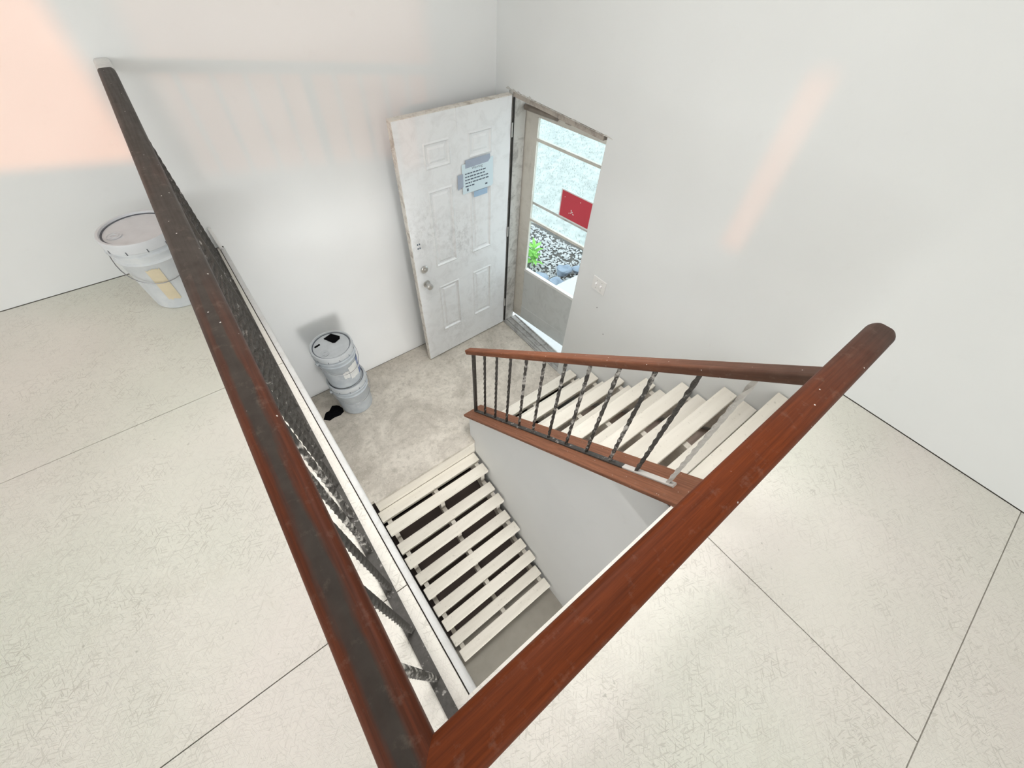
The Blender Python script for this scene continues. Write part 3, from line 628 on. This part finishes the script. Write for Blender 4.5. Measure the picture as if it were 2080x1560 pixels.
# ------------------------------------------------------------------ five gallon pails
def pail(label, c, rot=0, group=None, extra='plain'):
    x, y, z = c; e = empty('plastic_pail', c, label, 'pail', group); PM, LM = ('pail_lit', 'lid_lit') if extra == 'tan' else ('pail', 'lid')
    h = .360; r0, r1 = .129, .146
    prof = [(0, .004), (r0-.012, .004), (r0-.008, 0), (r0, .004)]
    f = lambda t: r0+(r1-r0)*t/h
    prof += [(f(.25), .25), (f(.258)+.007, .258), (f(.262)+.008, .262), (f(.27), .27), (f(.295), .295), (f(.298)+.009, .298), (f(.304)+.009, .304), (f(.31), .31), (f(.345), .345), (r1, .352), (r1-.004, .352)]
    MB().lathe(prof, c, 44).build('body', M[PM], parent=e, smooth=True)
    lp = [(r1+.003, .322), (r1+.006, .325), (r1+.007, .362), (r1+.004, .369), (r1-.006, .369), (r1-.009, .364), (r1-.010, .3585), (r1-.014, .3585), (0, .3585)]
    ld = MB().lathe(lp, c, 44).build('lid', M[LM], parent=e, smooth=True)
    g = MB(); g.lathe([(r1-.0162, .3587), (r1-.0100, .3587), (r1-.0095, .3612), (r1-.0157, .3612)], c, 44, ring=True); g.build('lid_groove', M['groove'], parent=ld, smooth=True)
    for k in range(12):
        a = 2*math.pi*k/12+.2+rot; d = Vector((math.cos(a), math.sin(a), 0)); s = Vector((-d.y, d.x, 0)); p = Vector(c)+d*(r1+.0066)
        m = MB(); m.add([p+s*u*.002+d*v+Vector((0, 0, zz)) for u in (-1, 1) for v in (0, .0012) for zz in (.322, .338)], [(0, 1, 3, 2), (4, 6, 7, 5), (0, 4, 5, 1), (2, 3, 7, 6), (0, 2, 6, 4), (1, 5, 7, 3)]); m.build('lid_tab', M['groove'], parent=ld)
    sp = Vector((math.cos(rot-1.2), math.sin(rot-1.2), 0))*.088
    sc = (x+sp.x, y+sp.y, z); m = MB(); m.lathe([(.030, .3585), (.030, .3625), (.027, .3625), (.026, .3605), (.019, .3605), (.018, .3635), (.012, .3635), (.011, .3605), (0, .3605)], sc, 24); m.build('spout_cap', M[LM], parent=ld, smooth=True)
    # wire bail hanging against the side
    pts = []
    for k in range(21):
        t = -R90+math.pi*k/20; a = t+rot; drop = .115*math.cos(t)**.8 if abs(math.cos(t)) > 1e-6 else 0; rr = r1+.012-.004*math.cos(t)
        pts.append((x+rr*math.cos(a), y+rr*math.sin(a), z+.283-drop))
    MB().tube(pts, .0021, 6).build('bail_handle', M['wire'], parent=e, smooth=True)
    for s in (-1, 1):
        a = rot+s*R90; m = MB(); p = Vector((x+(r1-.001)*math.cos(a), y+(r1-.001)*math.sin(a), z+.283)); d = Vector((math.cos(a), math.sin(a), 0))
        m.tube([p, p+d*.018], .012, 12); m.build('bail_ear', M[PM], parent=e, smooth=True)
    def wrap(name, a0, a1, z0, z1, mat, lab=None, off=.0012, jag=0):
        m = MB(); n = 10; vs = []; fs = []
        rj = random.Random(5)
        for k in range(n+1):
            a = a0+(a1-a0)*k/n
            for zz in (z0+rj.uniform(0, jag), z1-rj.uniform(0, jag)):
                for o_ in (off, off+.0006): r = f(zz)+o_; vs.append((x+r*math.cos(a), y+r*math.sin(a), z+zz))
        for k in range(n):
            b = k*4; fs += [(b, b+4, b+6, b+2), (b+1, b+3, b+7, b+5), (b, b+1, b+5, b+4), (b+2, b+6, b+7, b+3)]
        fs += [(0, 2, 3, 1), (n*4, n*4+1, n*4+3, n*4+2)]
        o = m.add(vs, fs).build(name, mat, parent=e, smooth=False)
        if lab: o['label'] = lab
    if extra == 'labels':
        wrap('label', -1.38, -.72, .07, .225, M['label'], 'torn off-white paper label', jag=.012)
        wrap('label', -1.75, -1.42, .10, .19, M['label'], 'small torn paper label scrap', jag=.015)
        wrap('label', -.72, -.30, .06, .23, M['blue'], 'dark blue printed label')
        wrap('label', -.26, -.20, .16, .27, M['white'], 'white label strip')
        wrap('label', -.70, -.50, .12, .14, M['white'], off=.002); wrap('label', -.62, -.40, .17, .185, M['white'], off=.002)
    elif extra == 'tan': wrap('label', -2.02, -1.62, .055, .24, M['tan'], 'tan glue stain of a missing label', jag=.01)
    elif extra == 'strip': wrap('label', -.34, -.28, .14, .235, M['white'], 'white label strip')
    return e
PX, PY = -1.695, -.276
pail('lower plastic pail on the landing, under another pail', (PX+.004, PY-.002, ZL), -1.5, 'pails stacked on the landing', 'strip')
pu = pail('labelled plastic pail stacked on top of another on the landing', (PX, PY, ZL+.3693), -1.3, 'pails stacked on the landing', 'labels')
zt_ = ZL+.3693+.3588
def patch(name, pts, z, th, mat, label, cat):
    return tag(MB().prism(pts, 'z', z, z+th).build(name, mat), label, cat)
patch('black_patch', [(PX-.020, PY+.095), (PX+.045, PY+.128-.012), (PX+.088, PY+.055), (PX+.078, PY+.030), (PX+.035, PY+.010), (PX+.018, PY+.018)], zt_, .004, M['black'], 'black square patch lying on the pail lid', 'patch')
patch('black_strip', [(PX-.108, PY+.052), (PX-.066, PY+.062), (PX-.064, PY+.050), (PX-.106, PY+.038)], zt_, .004, M['black'], 'short black strip beside the patch on the pail lid', 'strip')
# black blob on the landing floor
m = MB(); outl = [(-2.00, -.285), (-1.965, -.235), (-1.925, -.225), (-1.885, -.190), (-1.852, -.205), (-1.835, -.225), (-1.822, -.262), (-1.826, -.305), (-1.865, -.325), (-1.915, -.318), (-1.960, -.325)]
cx_ = sum(p[0] for p in outl)/len(outl); cy_ = sum(p[1] for p in outl)/len(outl); n = len(outl)
vs = [(px, py, ZL+.0005) for px, py in outl]+[(cx_+(px-cx_)*.85, cy_+(py-cy_)*.85, ZL+.012+.006*math.sin(i*2.3)) for i, (px, py) in enumerate(outl)]+[(cx_+(px-cx_)*.4, cy_+(py-cy_)*.4, ZL+.016+.006*math.cos(i*1.7)) for i, (px, py) in enumerate(outl)]+[(cx_, cy_, ZL+.014)]
fs = []
for k in range(2):
    for i in range(n): j = (i+1) % n; fs.append((k*n+i, k*n+j, (k+1)*n+j, (k+1)*n+i))
fs += [(2*n+i, 2*n+(i+1) % n, 3*n) for i in range(n)]+[list(range(n))[::-1]]
tag(m.add(vs, fs).build('black_blob', M['black']), 'irregular black blob on the landing beside the pails', 'rag')
pail('plastic pail with tan stain standing on the upper floor behind the rail', (-2.252, -.318, 0), -1.75, None, 'tan')

# ------------------------------------------------------------------ outside the doorway
tag(MB().box((.17, -8, -1.80), (14, 16, -1.735)).build('ground_outside', M['grass']), 'pale sunlit grass ground outside the storm door', 'ground', kind='structure')
tag(MB().prism([(.172, -.02), (.172, 2.3), (1.55, 2.1), (1.85, 1.2), (1.95, .2), (1.75, -.02)], 'z', -1.735, -1.722).build('soil_bed', M['soil']), 'dark soil under the gravel bed', 'ground', kind='structure')
tag(MB().bev((.172, -1.7, -1.734), (2.1, -.005, -1.56), .012).build('concrete_step', M['concrete']), 'pale concrete step outside the storm door', 'step')
def ico(sub, r, seed, sq=(1, 1, 1), amp=.25):
    bm = bmesh.new(); bmesh.ops.create_icosphere(bm, subdivisions=sub, radius=1); q = random.Random(seed)
    ph = [q.uniform(0, 6) for _ in range(6)]
    for v in bm.verts:
        c = v.co; k = 1+amp*(math.sin(3*c.x+ph[0])*math.sin(2.5*c.y+ph[1])+.6*math.sin(5*c.z+ph[2]+2*c.x))*.6
        v.co = Vector((c.x*sq[0]*k, c.y*sq[1]*k, c.z*sq[2]*k))*r
    bm.verts.index_update(); r_ = ([v.co.copy() for v in bm.verts], [[v.index for v in f.verts] for f in bm.faces]); bm.free(); return r_
m = MB(); q = random.Random(21); protos = [ico(1, 1, i, (1, .75, .5), .5) for i in range(5)]
def in_bed(x, y): return .2 < x < 1.9 and .0 < y < 2.1 and x < 1.95-.18*y
cnt = 0
while cnt < 2600:
    x, y = q.uniform(.6, 1.9), q.uniform(0.02, 1.9)
    if not in_bed(x, y): continue
    vs, fs = q.choice(protos); a = q.uniform(0, 6.28); s = q.uniform(.012, .026); ca, sa = math.cos(a), math.sin(a)
    m.add([(x+s*(v.x*ca-v.y*sa), y+s*(v.x*sa+v.y*ca), -1.718+s*.3+s*v.z) for v in vs], fs); cnt += 1
tag(m.build('gravel', M['gravel']), 'bed of pale gravel outside the storm door', 'gravel', kind='stuff')
for i, (x, y, z, r, sq, lab) in enumerate(((1.30, .235, -1.66, .098, (1, .75, .85), 'upright blue-grey rock at the corner of the concrete step'), (1.085, .125, -1.67, .098, (1.0, .9, .6), 'blue-grey rock nearest the doorway beside the concrete step'), (1.52, .145, -1.67, .10, (1, .8, .6), 'blue-grey rock farthest from the doorway'), (.985, .345, -1.69, .10, (1.1, .8, .4), 'flat pale blue rock half under the plant'))):
    vs, fs = ico(3, r, 40+i, sq, .45); m = MB(); m.add([(x+v.x, y+v.y, z+v.z) for v in vs], fs); tag(m.build('rock', M['rock'], smooth=True), lab, 'rock', 'rocks beside the concrete step')
pl = empty('leafy_plant', (1.08, .60, -1.715), 'bright green leafy plant growing in the gravel', 'plant')
MB().tube([(1.08, .60, -1.72), (1.085, .605, -1.60), (1.08, .615, -1.45)], .006, 6).build('stem', M['leaf'], parent=pl)
q = random.Random(9)
lm = MB().add([(0, 0, 0), (.03, .018, .012), (.075, .020, .016), (.13, 0, .0), (.075, -.020, .016), (.03, -.018, .012), (.055, 0, .006)], [(0, 1, 6), (1, 2, 6), (2, 3, 6), (3, 4, 6), (4, 5, 6), (5, 0, 6)]).mesh('leaf', M['leaf'])
for k in range(26):
    zz = -1.68+.24*k/25; s = q.uniform(.7, 1.15)*(1.5-.45*k/25); o = place('leaf', lm, (1.082, .605, zz), pl, (q.uniform(-.3, .3), q.uniform(-.9, .1), k*2.4)); o.scale = (s, s, s)
m = MB(); q = random.Random(33)
for k in range(9000):
    x = 1.6+3.6*q.random(); y = q.uniform(.3, 5.2)
    if in_bed(x, y): continue
    h = q.uniform(.02, .05); a = q.uniform(0, 6.28); dx, dy = .004*math.cos(a), .004*math.sin(a); lx, ly = q.uniform(-.03, .03), q.uniform(-.03, .03)
    m.add([(x-dx, y-dy, -1.736), (x+dx, y+dy, -1.736), (x+lx, y+ly, -1.736+h)], [(0, 1, 2)])
tag(m.build('grass', M['blade']), 'pale dry grass beyond the gravel outside', 'grass', kind='stuff')
